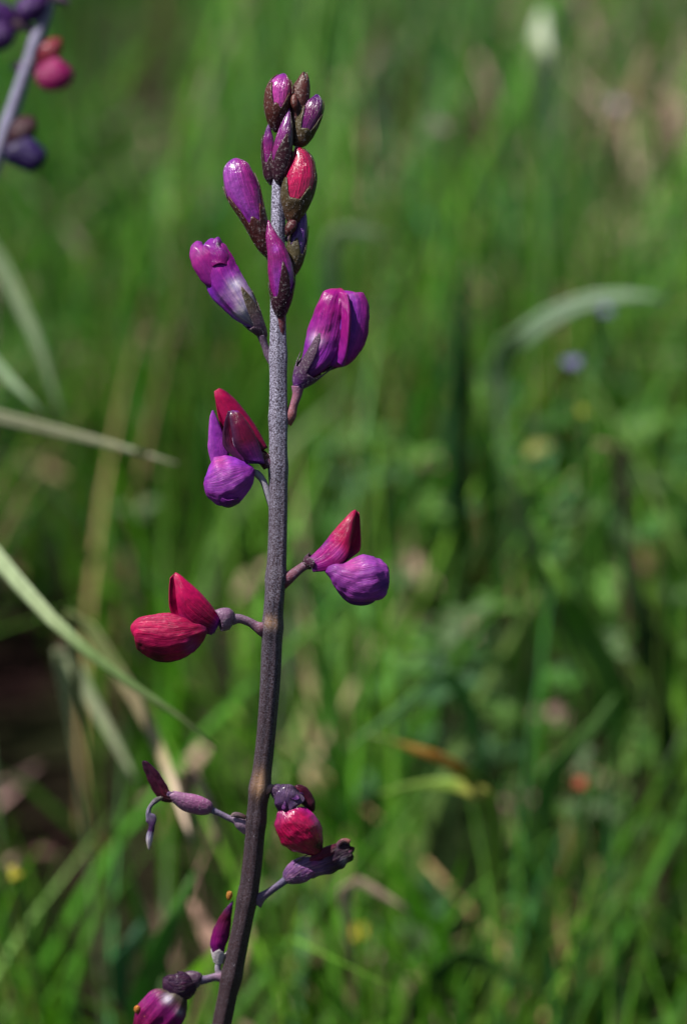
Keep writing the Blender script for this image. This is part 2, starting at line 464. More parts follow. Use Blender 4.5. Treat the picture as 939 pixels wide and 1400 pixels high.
b = bud([(403, 199, 4, 4, 4), (409, 190, 3, 12, 10), (418, 172, 0, 15, 12), (427, 152, -2, 13.5, 11), (432, 138, -1, 9.5, 8), (433.5, 129, 0, 2, 2)],
    [(180, 34, .78), (-150, 40, .66), (-75, 34, .40), (0, 30, .85), (90, 60, .8), (-25, 30, .6)], .36, calyx_olv,
    grad((0, DVIO), (.6, MAG * .7), (1, DVIO)), 'dark purple bud leaning right, olive calyx at its foot', hair=900, seed=4)
# --- pair below the tip
b = bud([(374, 252, 4, 3, 3), (370, 238, 3, 8, 8), (368, 215, 2, 9, 9), (367, 192, 2, 7.5, 7), (367, 178, 2, 4, 4), (368, 168, 2, .8, .8)],
    [(180, 45, .7), (-70, 35, .45), (0, 40, .6)], .35, calyx_mar, grad((0, DVIO), (.5, MAG), (1, DVIO * 1.4)), 'narrow purple bud on the left below the tip cluster', hair=500, seed=6)
b = bud([(385, 252, -6, 3, 3), (383, 238, -9, 10, 9), (385, 215, -12, 13.5, 11), (389, 190, -13, 12.5, 10), (393, 168, -11, 8, 7), (396, 148, -8, .8, 1)],
    [(-80, 55, .68), (20, 40, .5), (180, 40, .45), (90, 60, .6)], .34, calyx_mar, grad((0, DVIO), (.5, MAG), (1, VIO), side=(BLK, -.2, .6, 0)),
    'pointed dark purple bud with maroon calyx in front of the stem tip', hair=600, seed=7)
pedicel(b, [(385, 250, -6, 4, 4), (384, 262, -2, 4, 4), (382, 275, 2, 3, 3)])
b = bud([(404, 305, 0, 5, 5), (402, 294, -3, 12, 11), (405, 270, -8, 20, 16), (411, 243, -10, 21, 16), (412, 220, -8, 15, 12), (407, 206, -6, 7, 7), (404, 200, -5, 1, 1)],
    [(0, 34, .84), (20, 30, .8), (180, 36, .56), (-150, 30, .5), (-50, 22, .46), (90, 70, .8)], .34, calyx_olv,
    grad((0, CRIM), (.5, RED), (.9, CRIM), (1, WHITE * .7), mottle=.2), 'bright crimson bud in an olive brown calyx right of the stem', hair=1100, seed=8)
pedicel(b, [(404, 303, 0, 5, 5), (401, 315, 2, 5, 5), (392, 330, 4, 5, 5)])
b = bud([(399, 377, 4, 3, 3), (400, 366, 2, 9, 8), (404, 345, 0, 12, 10), (410, 318, 0, 10, 9), (414, 298, 0, 6, 6), (416, 284, 0, 1, 1)],
    [(180, 50, .75), (-100, 40, .55), (0, 30, .7)], .4, calyx_olv, grad((0, OLV), (.4, DVIO), (1, DVIO * 1.3)), 'small dark violet bud tucked below the crimson bud', hair=700, seed=9)
loft('bract', [(392, 322, -9, 2, 2), (396, 314, -13, 7, 6), (400, 306, -12, 7, 6), (404, 300, -8, 2, 2)], M_CALYX, b, grad((0, BRN), (1, MAR * 2)), nt=14, nu=14)
# --- B1 left glossy bud
b = bud([(371, 352, 0, 3, 3), (362, 338, 0, 8, 8), (354, 315, -2, 13, 12), (343, 288, -4, 18, 16), (333, 262, -5, 23, 17), (326, 240, -6, 21, 15), (323, 225, -5, 16, 10), (322, 217, -2, 4, 3)],
    [(180, 26, .66), (-150, 28, .60), (-95, 28, .40), (-40, 26, .46), (0, 24, .70), (90, 70, .7)], .34, grad((0, MAR), (.5, BRN), (1, GRYP * 1.5)),
    grad((0, DVIO), (.35, VIO), (.7, VIOL * .9), (1, VIO * 1.1), side=(MAG * 1.3, .4, 1.1, -40), spots=((345, 296, 12, VIO), (350, 312, 8, DVIO))), 'glossy violet bud with a pale shine, held out left of the stem', hair=900, seed=10)
pedicel(b, [(367, 347, 0, 5, 5), (373, 365, 2, 4.5, 4.5), (378, 388, 4, 4, 4)])
# --- B2 central magenta bud
b = bud([(384, 432, -10, 5, 4), (384, 420, -13, 10, 8), (385, 400, -16, 14.5, 12), (384, 372, -18, 18, 14), (379, 345, -18, 14, 12), (371, 322, -16, 8, 8), (367, 301, -14, .8, 1)],
    [(-75, 34, .60), (0, 40, .48), (180, 40, .42)], .30, calyx_mar, grad((0, DVIO), (.45, VIO), (.62, MAG), (1, MAG * 1.5), side=(MAG * 1.2, .4, .9, 180), spots=((377, 340, 5, VIOL),)),
    'pointed magenta bud standing in front of the stem', hair=500, seed=11)
pedicel(b, [(384, 432, -10, 5, 4), (385, 444, -8, 5, 4), (384, 462, -5, 4, 3)], c0=(.09, .015, .02), c1=(.09, .02, .03))
# --- C1 left half-open flower
f = flower([(362, 462, 0, 3, 3), (356, 452, 0, 8, 8), (346, 438, -2, 13, 12), (333, 418, -4, 18, 15), (318, 395, -5, 22, 18), (305, 370, -5, 22, 17)],
    [(-60, 40, .80), (5, 30, .72), (180, 30, .42), (90, 70, .5)], .34, grad((0, MAR), (.3, GRYP * .9), (.7, OLV * 1.3), (1, GRYP)), 'half open violet flower reaching out upper left of the stem', seed=12)
loft('keel', [(356, 452, 0, 3, 3), (340, 432, -3, 15, 12), (322, 408, -6, 23, 17), (304, 380, -6, 25, 18), (295, 355, -4, 23, 16), (292, 338, -2, 17, 12), (291, 328, 0, 8, 6), (291, 326, 0, 1, 1)], M_PETAL, f,
     grad((0, GRYP), (.22, WHITE * .55), (.38, VIO), (.6, MAG * 1.2), (1, VIO), side=(DVIO * 2.2, .5, 1, 180), spots=((322, 387, 9, WHITE), (318, 376, 7, VIOL), (312, 420, 12, VIO))), ripple=.03, rip_n=9, wobble=1.8, nu=48, nt=40, fold=.05)
loft('wing_petal', [(304, 404, -8, 3, 3), (293, 382, -12, 14, 8), (281, 360, -13, 19, 9), (274, 347, -11, 16, 8), (273, 336, -8, 11, 5), (276, 331, -6, 1, 1)], M_POUCH, f,
     grad((0, VIO), (.5, MAG * 1.4), (1, VIO)), wobble=1.2, seed=4)
sheet('banner_petal', [[(291, 365, -21), (300, 360, -24), (309, 362, -20), (318, 366, -12)], [(285, 345, -17), (295, 345, -20), (306, 345, -18), (314, 350, -10)],
                [(281, 334, -11), (290, 337, -15), (300, 336, -13), (308, 338, -5)], [(283, 331, -5), (292, 328, -9), (299, 324, -8), (306, 336, -2)]], M_PETAL, f, grad((0, MAG), (1, VIO), spots=((300, 334, 4, BLK),)), wobble=1.2)  # black spot paints the darkness inside the torn opening
pedicel(f, [(358, 458, 0, 7, 7), (362, 472, 1, 5, 5), (367, 484, 3, 6.5, 6), (374, 492, 5, 9, 7)], c1=(.16, .1, .16))
# --- C2 right flower
f = flower([(407, 532, 0, 4, 4), (411, 522, 0, 11, 10), (422, 505, -2, 19, 15), (438, 482, -5, 24, 18), (448, 455, -6, 25, 19), (455, 430, -6, 25, 19)],
    [(-115, 24, .86), (180, 20, .50), (0, 26, .6), (90, 70, .6)], .36, grad((0, DVIO), (.4, GRYP * .7), (1, GRYP)), 'large violet flower cupped upright on the right of the stem', seed=13)
loft('banner_petal', [(412, 520, 0, 4, 4), (424, 503, -4, 15, 11), (438, 480, -8, 23, 15), (447, 452, -10, 25, 16), (453, 428, -10, 23, 15), (458, 411, -9, 20, 13), (461, 402, -7, 17, 9), (462, 397, -5, 11, 4), (462, 396, -4, 2, 1)], M_PETAL, f,
     grad((0, GRYP), (.25, VIO), (.5, MAG * 1.25), (.75, MAG * 1.3), (1, CRIM * .9), side=(CRIM * .8, .75, 1, 5), spots=((434, 463, 8, WHITE), (440, 455, 11, PINK * .9), (452, 492, 16, VIO))), ripple=.02, rip_n=12, wobble=1.4, seed=8, nu=48, nt=40, fold=.035)
loft('wing_petal', [(450, 498, 0, 8, 7), (459, 484, -3, 24, 12), (468, 460, -6, 31, 14), (475, 432, -7, 29, 15), (476, 414, -7, 26, 13), (474, 404, -5, 20, 9), (474, 400, -3, 12, 4), (474, 399, -2, 2, 1)], M_POUCH, f,
     grad((0, VIO), (.35, DVIO * 2.4), (.65, VIO), (1, MAG * 1.3), side=(MAG * 1.3, .2, 1, 0)), wobble=1.2, seed=9, ripple=.02, rip_n=12, nu=48, fold=.03)
sheet('banner_petal', [[(462, 399, -14), (468, 398, -21), (474, 401, -25), (477, 406, -23)], [(466, 425, -22), (472, 426, -28), (477, 428, -32), (480, 432, -29)], [(466, 455, -21), (472, 457, -28), (476, 459, -31), (478, 463, -27)],
      [(462, 480, -16), (468, 483, -22), (472, 486, -24), (474, 489, -20)], [(458, 493, -10), (463, 497, -14), (467, 500, -14), (469, 502, -10)]], M_PETAL, f, grad((0, MAG * 1.4), (.5, MAG * 1.3), (1, VIO)), th=1.0, wobble=1.6, seed=17)
loft('keel', [(440, 508, 6, 2, 2), (466, 496, 6, 5, 6), (482, 482, 5, 7, 7), (492, 470, 4, 5, 5), (494, 460, 4, 1, 1)], M_CALYX, f, grad((0, GRYP), (.5, BLK * 2), (1, MAR)), nt=20, nu=18)
pedicel(f, [(407, 528, 0, 9, 8), (406, 540, 0, 6.5, 6), (401, 555, 0, 6, 6), (397, 567, 0, 8.5, 8), (390, 575, 2, 11, 8)], c0=(.16, .06, .12), c1=(.2, .06, .05))
# --- D1 left flower with round violet pouch
f = flower([(366, 640, 0, 4, 4), (362, 630, 0, 7, 6), (355, 622, -2, 10, 8), (347, 615, -3, 12, 9)], [(-90, 50, .9), (90, 70, .9)], .5, grad((0, MAR), (1, BRN * 1.5)), 'open flower left of the stem with round violet pouch under a folded crimson hood', seed=14, hair=150)
hood('banner_petal', [(340, 622, 366, 612, 6, 345, 626, 4), (318, 600, 348, 580, 10, 318, 612, 4), (304, 572, 326, 551, 11, 304, 590, 4), (295, 548, 310, 536, 8, 296, 556, 3), (293, 535, 300, 531, 3, 294, 536, 2)], M_PETAL, f,
     grad((0, DEEP), (.25, CRIM * .8), (1, CRIM), side=(DEEP * 1.6, .2, 1, 200)), wobble=1.0, seed=3)
hood('keel', [(338, 630, 362, 634, 7, 330, 634, -12), (322, 612, 353, 604, 10, 308, 614, -16), (317, 590, 340, 580, 10, 304, 600, -17), (314, 570, 329, 566, 6, 307, 578, -16), (316, 561, 325, 562, 3, 312, 562, -14)], M_PETAL, f,
     grad((0, DVIO), (.3, DEEP * 1.2), (.8, DEEP * 1.5), (1, VIO), side=(BLK * 2, .5, 1, 0)), wobble=.8, seed=6)
loft('wing_petal', [(302, 640, 2, 10, 5), (299, 615, 2, 14, 7), (295, 592, 2, 10, 6), (292, 574, 2, 6, 4), (291, 561, 2, 1, 1)], M_POUCH, f, grad((0, VIO), (1, VIO * 1.1), side=(VIOL, .3, 1, 180)), seed=11, wobble=.8)
loft('wing_petal', [(346, 640, -8, 5, 5), (334, 647, -10, 22, 14), (318, 654, -12, 32.5, 21), (301, 660, -12, 32.5, 21), (288, 662, -10, 24, 16), (281, 662, -8, 10, 8), (279.5, 662, -8, 1, 1)], M_POUCH, f,
     grad((0, VIO), (.4, VIOL * .85), (.8, VIO), (1, MAG * 1.8), side=(DVIO * 3, .3, 1, 0), spots=((312, 690, 10, DVIO), (300, 630, 14, PINK * .9))), ripple=.012, rip_n=13, wobble=2.0, seed=12, lens=.25, nu=64, nt=44, fold=.03)  # dark violet spot at the bottom paints the pouch's underside shade
sheet('wing_petal', [[(300, 678, -24), (312, 684, -28), (326, 680, -24)], [(299, 688, -16), (311, 692, -18), (328, 686, -14)], [(306, 692, -6), (313, 694, -6), (322, 691, -6)]], M_POUCH, f, grad((0, VIO * .7), (1, DVIO)), wobble=1.2)
loft('stigma', [(322, 612, -18, 1, 1), (320, 600, -20, 2.4, 2), (322, 590, -21, 1.5, 1.5), (321, 582, -21, .5, .5)], M_DRY, f, grad((0, WHITE * .8), (1, PINK)), nt=12, nu=10)
pedicel(f, [(358, 626, -2, 6, 6), (366, 632, -2, 6, 6), (373, 638, 0, 6, 5), (380, 642, 4, 4, 4)], c0=(.1, .03, .06))
loft('pedicel', [(345, 644, 0, 3, 3), (352, 648, 0, 5, 5), (360, 658, 0, 4.6, 4.6), (366, 675, 0, 4.6, 4.6), (370, 690, 2, 4, 4), (374, 705, 5, 3, 3)], M_PED, f, grad((0, np.array((.2, .2, .22))), (1, np.array((.22, .2, .26)))), nt=24, nu=16, label='pale grey pedicel')
# --- D2 right flower
f = flower([(419, 776, 0, 4, 4), (422, 771, 0, 9, 8), (428, 768, -1, 12, 10), (436, 765, -3, 14, 11)], [(-90, 50, .85), (180, 40, .7), (90, 70, .8)], .55, grad((0, MAR), (.6, BLK * 1.5), (1, GRYP)), 'open flower right of the stem with crimson hood above a veined violet pouch', seed=15, hair=200)
hood('banner_petal', [(428, 782, 421, 764, 6, 434, 780, -2), (456, 778, 438, 748, 11, 462, 774, -3), (475, 760, 455, 727, 13, 486, 758, -3), (480, 735, 470, 711, 11, 493, 748, -3), (484, 712, 480, 700, 6, 492, 716, -2), (487, 701, 486, 697, 2, 491, 701, -1)], M_PETAL, f,
     grad((0, VIO * .6), (.15, MAG * 1.4), (.45, CRIM), (1, CRIM * .9), spots=((462, 757, 8, PINK * 1.1), (440, 740, 10, VIO * .7))), wobble=.9, seed=5)
loft('wing_petal', [(446, 780, -4, 4, 4), (458, 782, -8, 15, 11), (474, 788, -10, 25, 16), (494, 791, -11, 32, 19), (512, 789, -10, 30, 18), (524, 786, -8, 23, 12), (529.5, 785, -6, 13, 6), (531.5, 785, -6, 2, 1)], M_POUCH, f,
     grad((0, VIO * .8), (.35, VIOL * .75), (.8, VIOL * .9), (1, MAG * 1.4), side=(DVIO * 2.6, .2, 1, 90), spots=((525, 800, 9, DVIO), (480, 770, 16, PINK * .9))), ripple=.016, rip_n=15, wobble=2.4, seed=13, lens=.3, nu=64, nt=44, fold=.03)
loft('keel', [(455, 795, -2, 3, 3), (475, 812, -4, 9, 8), (490, 820, -5, 8, 8), (506, 818, -4, 7, 7), (516, 810, -4, 2, 2)], M_POUCH, f, grad((0, VIO * .5), (1, DVIO)), wobble=.8)
pedicel(f, [(424, 770, 0, 7, 7), (414, 775, 0, 6, 6), (402, 784, 0, 7, 6), (395, 789, 0, 9, 8), (386, 793, 3, 13, 9)], c0=(.1, .05, .08), c1=(.14, .03, .05))
# --- E1 left crimson flower
f = flower([(320, 848, 0, 5, 5), (315, 847, 0, 12, 10), (306, 847, -2, 15, 12), (296, 850, -4, 13, 10)], [(180, 90, .9), (0, 90, .9)], .85, grad((0, GRYP * 1.3), (1, GRYP * 2.0)), 'fully crimson flower on the lower left of the stem', seed=16, hair=350, wobble=1.0)
hood('banner_petal', [(293, 866, 303, 847, 6, 290, 868, -2), (270, 864, 288, 826, 12, 264, 862, -3), (250, 850, 272, 808, 14, 240, 846, -3), (243, 830, 257, 795, 12, 232, 830, -3), (240, 803, 246, 786, 7, 231.5, 806, -2), (238, 789, 240, 783, 3, 233, 790, -1)], M_PETAL, f,
     grad((0, DVIO * 1.4), (.12, CRIM * .6), (.4, CRIM * 1.1), (1, CRIM * 1.1), spots=((247, 852, 8, PINK), (270, 864, 9, MAG))), wobble=.9, seed=7)
loft('wing_petal', [(286, 858, -4, 4, 4), (272, 862, -8, 17, 12), (250, 868, -11, 29, 18), (225, 871, -12, 32, 20), (203, 868, -11, 28, 17), (190, 867, -9, 22, 12), (184, 867, -8, 14, 7), (181.5, 868, -8, 2, 1)], M_POUCH, f,
     grad((0, PINK * .5), (.15, CRIM * .9), (.5, CRIM * 1.2), (.9, CRIM * 1.25), (1, CRIM), spots=((190, 884, 9, DEEP * .6), (215, 898, 13, DEEP), (262, 885, 10, PINK * .6))), ripple=.014, rip_n=13, wobble=2.4, seed=14, lens=.35, nu=64, nt=44, fold=.03)  # deep red spots paint shade on the underside and lower left corner
loft('wing_petal', [(280, 864, 4, 4, 4), (262, 874, 4, 17, 8), (240, 880, 2, 24, 11), (215, 880, 2, 24, 11), (198, 876, 3, 14, 7), (190, 874, 3, 1, 1)], M_POUCH, f, grad((0, DVIO), (.5, DEEP * 1.6), (1, DVIO)), wobble=1.4, lens=.5, seed=31)
pedicel(f, [(318, 847, 0, 8, 7), (328, 846, 0, 6.5, 6), (342, 851, 0, 6, 6), (350, 856, 0, 7, 6.5), (358, 860, 0, 10, 9), (366, 862, 4, 13, 8)], c0=(.12, .08, .13), c1=(.13, .04, .06))
# --- F1 withered flower, left
f = flower([(290, 1107, 0, 3.5, 3.5), (285, 1105, 0, 9, 8), (272, 1101, 0, 12, 10), (256, 1097, 0, 12, 10), (243, 1091, 0, 8, 8), (232, 1087, 0, 5, 5)], [(-90, 60, 1.0), (90, 70, 1.0), (0, 50, .95), (180, 50, .9)], .85, grad((0, GRYP * 1.5), (.4, PINK * .25 + GRYP * 1.6), (1, GRYP * 2.6)), 'withered flower hanging left of the stem, maroon petal up and a pale dry tip down', grow=.5, seed=17, hair=250)
loft('pod', [(288, 1106, 0, 3, 3), (272, 1101, 0, 11, 9), (256, 1097, 0, 11, 9), (243, 1091, 0, 7, 7), (228, 1086, 0, 5, 5)], M_DRY, f, grad((0, GRYP), (1, GRYP * 2)), wobble=1)
loft('banner_petal', [(238, 1092, 0, 4, 4), (226, 1086, 0, 9, 5), (217, 1074, 0, 10, 5), (206, 1056, 0, 8, 4), (198, 1044, 0, 5, 3), (196, 1040, 0, 1, 1)], M_DRY, f, grad((0, BRN * 2), (.3, DEEP * .8), (1, BLK * 2)), wobble=1.5, seed=3)
loft('keel', [(226, 1089, -2, 3, 3), (214, 1094, -2, 4, 3), (206, 1102, -2, 3, 3), (203, 1112, -2, 4, 3), (207, 1120, -2, 8, 3), (208, 1129, -2, 4, 3), (205, 1142, -2, 5, 3), (204, 1153, -2, 4, 2.5), (204, 1162, -2, .8, .8)], M_DRY, f,
     grad((0, OLV * 2), (.35, WHITE * .5), (.55, GRYP * 2), (.7, VIO * .4), (.74, WHITE * .8), (1, np.array((.85, .78, .5)))), wobble=.8, seed=9)
pedicel(f, [(286, 1106, 0, 5, 5), (298, 1111, 0, 4.2, 4.2), (312, 1118, 0, 4.2, 4.2), (322, 1122, 0, 5, 5), (329, 1127, 0, 8, 7), (338, 1131, 3, 11, 8)], c0=(.09, .09, .15), c1=(.3, .18, .26))
loft('bract', [(336, 1118, -6, 3, 3), (328, 1115, -7, 4, 3), (320, 1114, -7, 3.5, 3), (316, 1116, -7, 1, 1)], M_DRY, f, grad((0, BRN * 2), (1, np.array((.5, .38, .3)))), nt=12, nu=12)
# --- F2 red ball flower
f = flower([(374, 1078, 0, 5, 5), (380, 1082, -2, 10, 9), (392, 1092, -4, 17, 13), (402, 1103, -6, 22, 16)], [(-120, 30, 1.0), (-60, 30, .95), (0, 30, 1.0), (180, 30, .95), (90, 50, .9)], .6, grad((0, GRYP), (.5, GRYP * 1.4), (1, VIO * .5)), 'withered flower right of the lower stem with a swollen glossy red pouch', seed=18, hair=250, mat=M_DRY, wobble=2.2)
sheet('banner_petal', [[(385, 1072, -6), (400, 1074, -12), (412, 1086, -6)], [(380, 1084, -14), (397, 1090, -20), (416, 1094, -14)], [(376, 1098, -14), (396, 1106, -20), (404, 1104, -16)], [(380, 1108, -10), (392, 1110, -16), (400, 1110, -12)]], M_DRY, f, grad((0, GRYP), (.5, GRYP * 2), (1, VIO * .4)), wobble=2.5, seed=8)
loft('keel', [(398, 1082, 0, 3, 3), (408, 1080, 0, 8, 6), (418, 1090, 0, 11, 8), (425, 1102, -2, 8, 8), (427, 1110, -2, 2, 2)], M_DRY, f, grad((0, DEEP), (1, DEEP * .5)), wobble=1.6)
loft('wing_petal', [(388, 1105, -6, 8, 6), (395, 1117, -9, 25, 17), (406, 1131, -11, 29, 21), (419, 1145, -11, 26, 20), (429, 1157, -10, 17, 13), (436, 1166, -8, 8, 7), (438, 1169, -8, 1, 1)], M_GLOSS, f,
     grad((0, PINK * .5), (.25, CRIM), (.6, RED), (1, DEEP * .5), side=(MAG * 1.6, .6, 1.1, 180), spots=((436, 1156, 8, BLK),), mottle=.2), ripple=.012, rip_n=13, wobble=2.2, seed=15, lens=.1, nu=56, nt=44, fold=.025)
pedicel(f, [(380, 1082, -2, 5, 5), (372, 1077, -2, 5, 5), (364, 1080, -8, 6, 5), (360, 1082, -6, 8, 6)], c0=(.25, .16, .15), c1=(.28, .16, .12))
# --- F3 withered pod
f = flower([(390, 1203, 0, 4, 4), (397, 1198, 0, 11, 9), (412, 1190, 0, 16, 12), (430, 1184, 0, 16, 12), (446, 1180, 0, 15, 12)], [(-60, 60, .75), (90, 60, .7), (180, 40, .7)], .42, grad((0, GRYP * 2.2), (.6, PINK * .25 + GRYP * 1.8), (1, DEEP)), 'withered maroon flower curled at its end, lowest on the right of the stem', seed=19, hair=350, mat=M_DRY, wobble=1.6)
loft('keel', [(395, 1198, 0, 6, 5), (415, 1190, -2, 14, 10), (436, 1183, -2, 15, 12), (455, 1177, -2, 17, 13), (468, 1169, -2, 16, 12), (478, 1165, -2, 13, 10), (481, 1164, -2, 10, 8)], M_DRY, f, grad((0, GRYP * 2.6), (.32, GRYP * 2), (.5, BLK * 1.5), (1, MAR), spots=((430, 1178, 6, PINK * .5), (470, 1178, 5, WHITE * .3))), wobble=3.2, seed=5)
loft('wing_petal', [(420, 1180, -8, 3, 3), (438, 1172, -9, 9, 7), (452, 1164, -9, 8, 6), (462, 1156, -8, 4, 3)], M_DRY, f, grad((0, DEEP * 2), (1, DEEP)), wobble=1.5, nt=20)
th_ = np.linspace(0, 5.4, 9)
loft('banner_petal', [(472 + 10 * math.cos(t), 1158 + 9 * math.sin(t), -6 - t, 3.4, 3.6) for t in th_], M_DRY, f, grad((0, DEEP), (.5, GRYP * 1.5), (1, np.array((.5, .2, .12)))), nt=40, nu=14, wobble=.8)
pedicel(f, [(394, 1200, 0, 6, 6), (384, 1208, 0, 5, 5), (370, 1218, 0, 5, 5), (358, 1226, 0, 7, 7), (350, 1233, 3, 11, 8)], c0=(.09, .08, .15), c1=(.12, .07, .12))
# --- G1 narrow bud left of the stem
f = flower([(300, 1318, 0, 4, 4), (299, 1310, 0, 7, 6), (300, 1298, 0, 10, 8), (302, 1284, 0, 12, 8), (306, 1262, 0, 11, 8)], [(-90, 60, .5), (0, 40, .6), (180, 40, .5)], .34, grad((0, WHITE * .4), (1, WHITE * .45 + VIO * .1)), 'narrow crimson flower pressed against the left side of the lower stem', seed=20, hair=100)
loft('bud_petal', [(300, 1306, 0, 5, 4), (298, 1292, 0, 10, 7), (302, 1274, 0, 12, 8), (309, 1254, 0, 9, 6), (315, 1240, 0, 5, 4), (319, 1232, 0, 1, 1)], M_PETAL, f, grad((0, VIO * .4), (.3, MAG * .8), (.6, DEEP), (1, DVIO * .7)), wobble=1.8, lens=.5)
loft('anther', [(312, 1231, 0, .8, .8), (313, 1228, 0, 3.4, 3.4), (314, 1223, 0, 4.4, 4.4), (314, 1219, 0, 3, 3), (314, 1218, 0, .4, .4)], M_DRY, f, grad((0, np.array((.75, .30, .03))), (1, np.array((.85, .4, .06)))), nt=12, nu=12)
pedicel(f, [(299, 1314, 0, 4, 4), (298, 1326, 0, 4, 4), (303, 1336, 0, 6, 5), (310, 1340, 3, 5, 5)], c0=(.25, .24, .3), c1=(.26, .13, .2))
# --- G2 bottom left flower
f = flower([(276, 1339, 0, 4, 4), (271, 1339, 0, 9, 8), (262, 1341, 0, 12, 9), (252, 1346, 0, 13, 10)], [(180, 40, .95), (0, 40, .95), (-90, 40, .8)], .7, grad((0, GRYP * .8), (1, GRYP)), 'drooping flower at the bottom left with near black hood over a striped magenta pouch', seed=21, hair=200, mat=M_CALYX)
loft('banner_petal', [(266, 1342, 0, 8, 7), (256, 1346, -4, 18, 12), (243, 1349, -6, 20, 13), (233, 1344, -5, 15, 10), (226, 1338, -4, 6, 5), (224, 1336, -4, 1, 1)], M_DRY, f, grad((0, BLK * 1.5), (1, BLK * 2)), wobble=2.2, seed=4)
loft('wing_petal', [(248, 1352, -2, 6, 5), (239, 1366, -6, 21, 13), (226, 1380, -9, 29, 17), (211, 1396, -9, 29, 17), (197, 1412, -8, 18, 12), (190, 1424, -6, 1, 1)], M_POUCH, f,
     grad((0, GRYP), (.2, OLV * 1.5), (.4, MAG * 1.1), (.8, DEEP * 2), (1, DEEP), spots=((229, 1366, 6, WHITE * .75), (246, 1384, 5, WHITE * .35))), ripple=.09, rip_n=9, wobble=2.2, seed=16, nu=44)
for ax, ay in ((188, 1380), (198, 1390)):
    loft('anther', [(ax, ay - 6, -18, .6, .6), (ax, ay - 4, -18, 3.5, 3.4), (ax, ay, -18, 4.8, 4.6), (ax, ay + 4, -18, 3.4, 3.3), (ax, ay + 6, -18, .5, .5)], M_DRY, f, grad((0, np.array((.85, .26, .03))), (1, np.array((.8, .4, .06)))), nt=12, nu=12)
    loft('filament', [(ax, ay + 4, -17, 1, 1), (ax + 6, ay + 12, -14, 1, 1), (ax + 14, ay + 20, -10, 1, 1)], M_DRY, f, grad((0, WHITE * .6), (1, WHITE * .6)), nt=8, nu=8)
pedicel(f, [(272, 1340, 0, 7, 7), (282, 1339, 0, 5.5, 5.5), (294, 1336, 0, 5.5, 5.5), (303, 1336, 0, 8, 7), (311, 1338, 3, 11, 8)], c0=(.08, .07, .13), c1=(.24, .12, .18))

# ------------------------------------------------------------------ the second spike, farther back at the top left
SAVE_DEPTH = DEPTH
D2 = 0.17
def DEPTH(y): return D2
foot2 = P(-120, 900, D2); foot2[2] = -0.005
spike2 = empty('flower_spike', (foot2[0], foot2[1], 0))
tag(spike2, 'blurred second flower spike with a pale lilac stem cut off by the top left corner', 'flower', 'pea flower spikes')
s2 = build_stem([(86, -170, 7), (78, -80, 9), (68, 0, 10), (52, 50, 11), (30, 115, 12), (8, 180, 12), (-18, 260, 13), (-45, 360, 13)], foot2, spike2, lambda y: D2, nn=120, nu=20,
                nodes_y=[(58, .15, 12), (172, .15, 12)], felt_fn=lambda Y, T: 0 * Y + .55, col_fn=lambda Y, T: np.stack([0 * Y + .11, 0 * Y + .10, 0 * Y + .17], -1))
def back_flower(x, y, r, cA, cB, label, sx):
    f = flower([(x - sx * r * 1.1, y, 0, 3, 3), (x - sx * r * .8, y, 0, 9, 9), (x - sx * r * .5, y, 0, 12, 11)], [(-90, 50, .9), (90, 60, .9)], .6, grad((0, GRYP), (1, MAR)), label, parent=spike2, hair=0)
    loft('banner_petal', [(x - sx * r * .7, y + 2, 2, 5, 5), (x - sx * r * .35, y - r * .25, 0, r * .5, r * .35), (x + sx * r * .05, y - r * .55, -2, r * .5, r * .35), (x + sx * r * .35, y - r * .85, -2, r * .3, r * .2), (x + sx * r * .5, y - r, 0, 1, 1)], M_POUCH, f, grad((0, cA * .5), (.4, cA), (1, cA)), lens=.6, wobble=3)
    loft('wing_petal', [(x - sx * r * .6, y + 4, -2, 5, 5), (x - sx * r * .2, y + r * .35, -8, r * .6, r * .4), (x + sx * r * .35, y + r * .45, -10, r * .7, r * .5), (x + sx * r * .8, y + r * .4, -8, r * .4, r * .3), (x + sx * r, y + r * .35, -6, 1, 1)], M_POUCH, f, grad((0, cB * .5), (.5, cB), (1, cB * .7)), lens=.6, wobble=4)
    pedicel(f, [(x - sx * r * .8, y, 0, 6, 6), (x - sx * (r + 6), y + 3, 0, 6, 6), (x - sx * (r + 16), y + 8, 6, 6, 6)])
back_flower(68, 86, 33, np.array((.24, .001, .02)), np.array((.32, .005, .10)), 'blurred crimson and pink flower right of the lilac stem', 1)
back_flower(30, 196, 35, DEEP * .5, np.array((.02, .003, .07)), 'blurred dark blue violet flower under the red one', 1)
back_flower(0, 34, 32, DVIO * .5, DVIO * .6, 'blurred dark violet flower at the left edge', -1)
back_flower(48, -4, 28, DVIO * .5, DVIO * .6, 'blurred dark violet flower at the top edge', -1)
for k, (x, y) in enumerate(((96, -60), (70, -105), (98, -140), (82, -185))):
    back_flower(x, y, 18, DVIO * 1.5, MAG * .5, 'blurred purple flower near the top of the lilac stem', 1 if k % 2 == 0 else -1)
DEPTH = SAVE_DEPTH

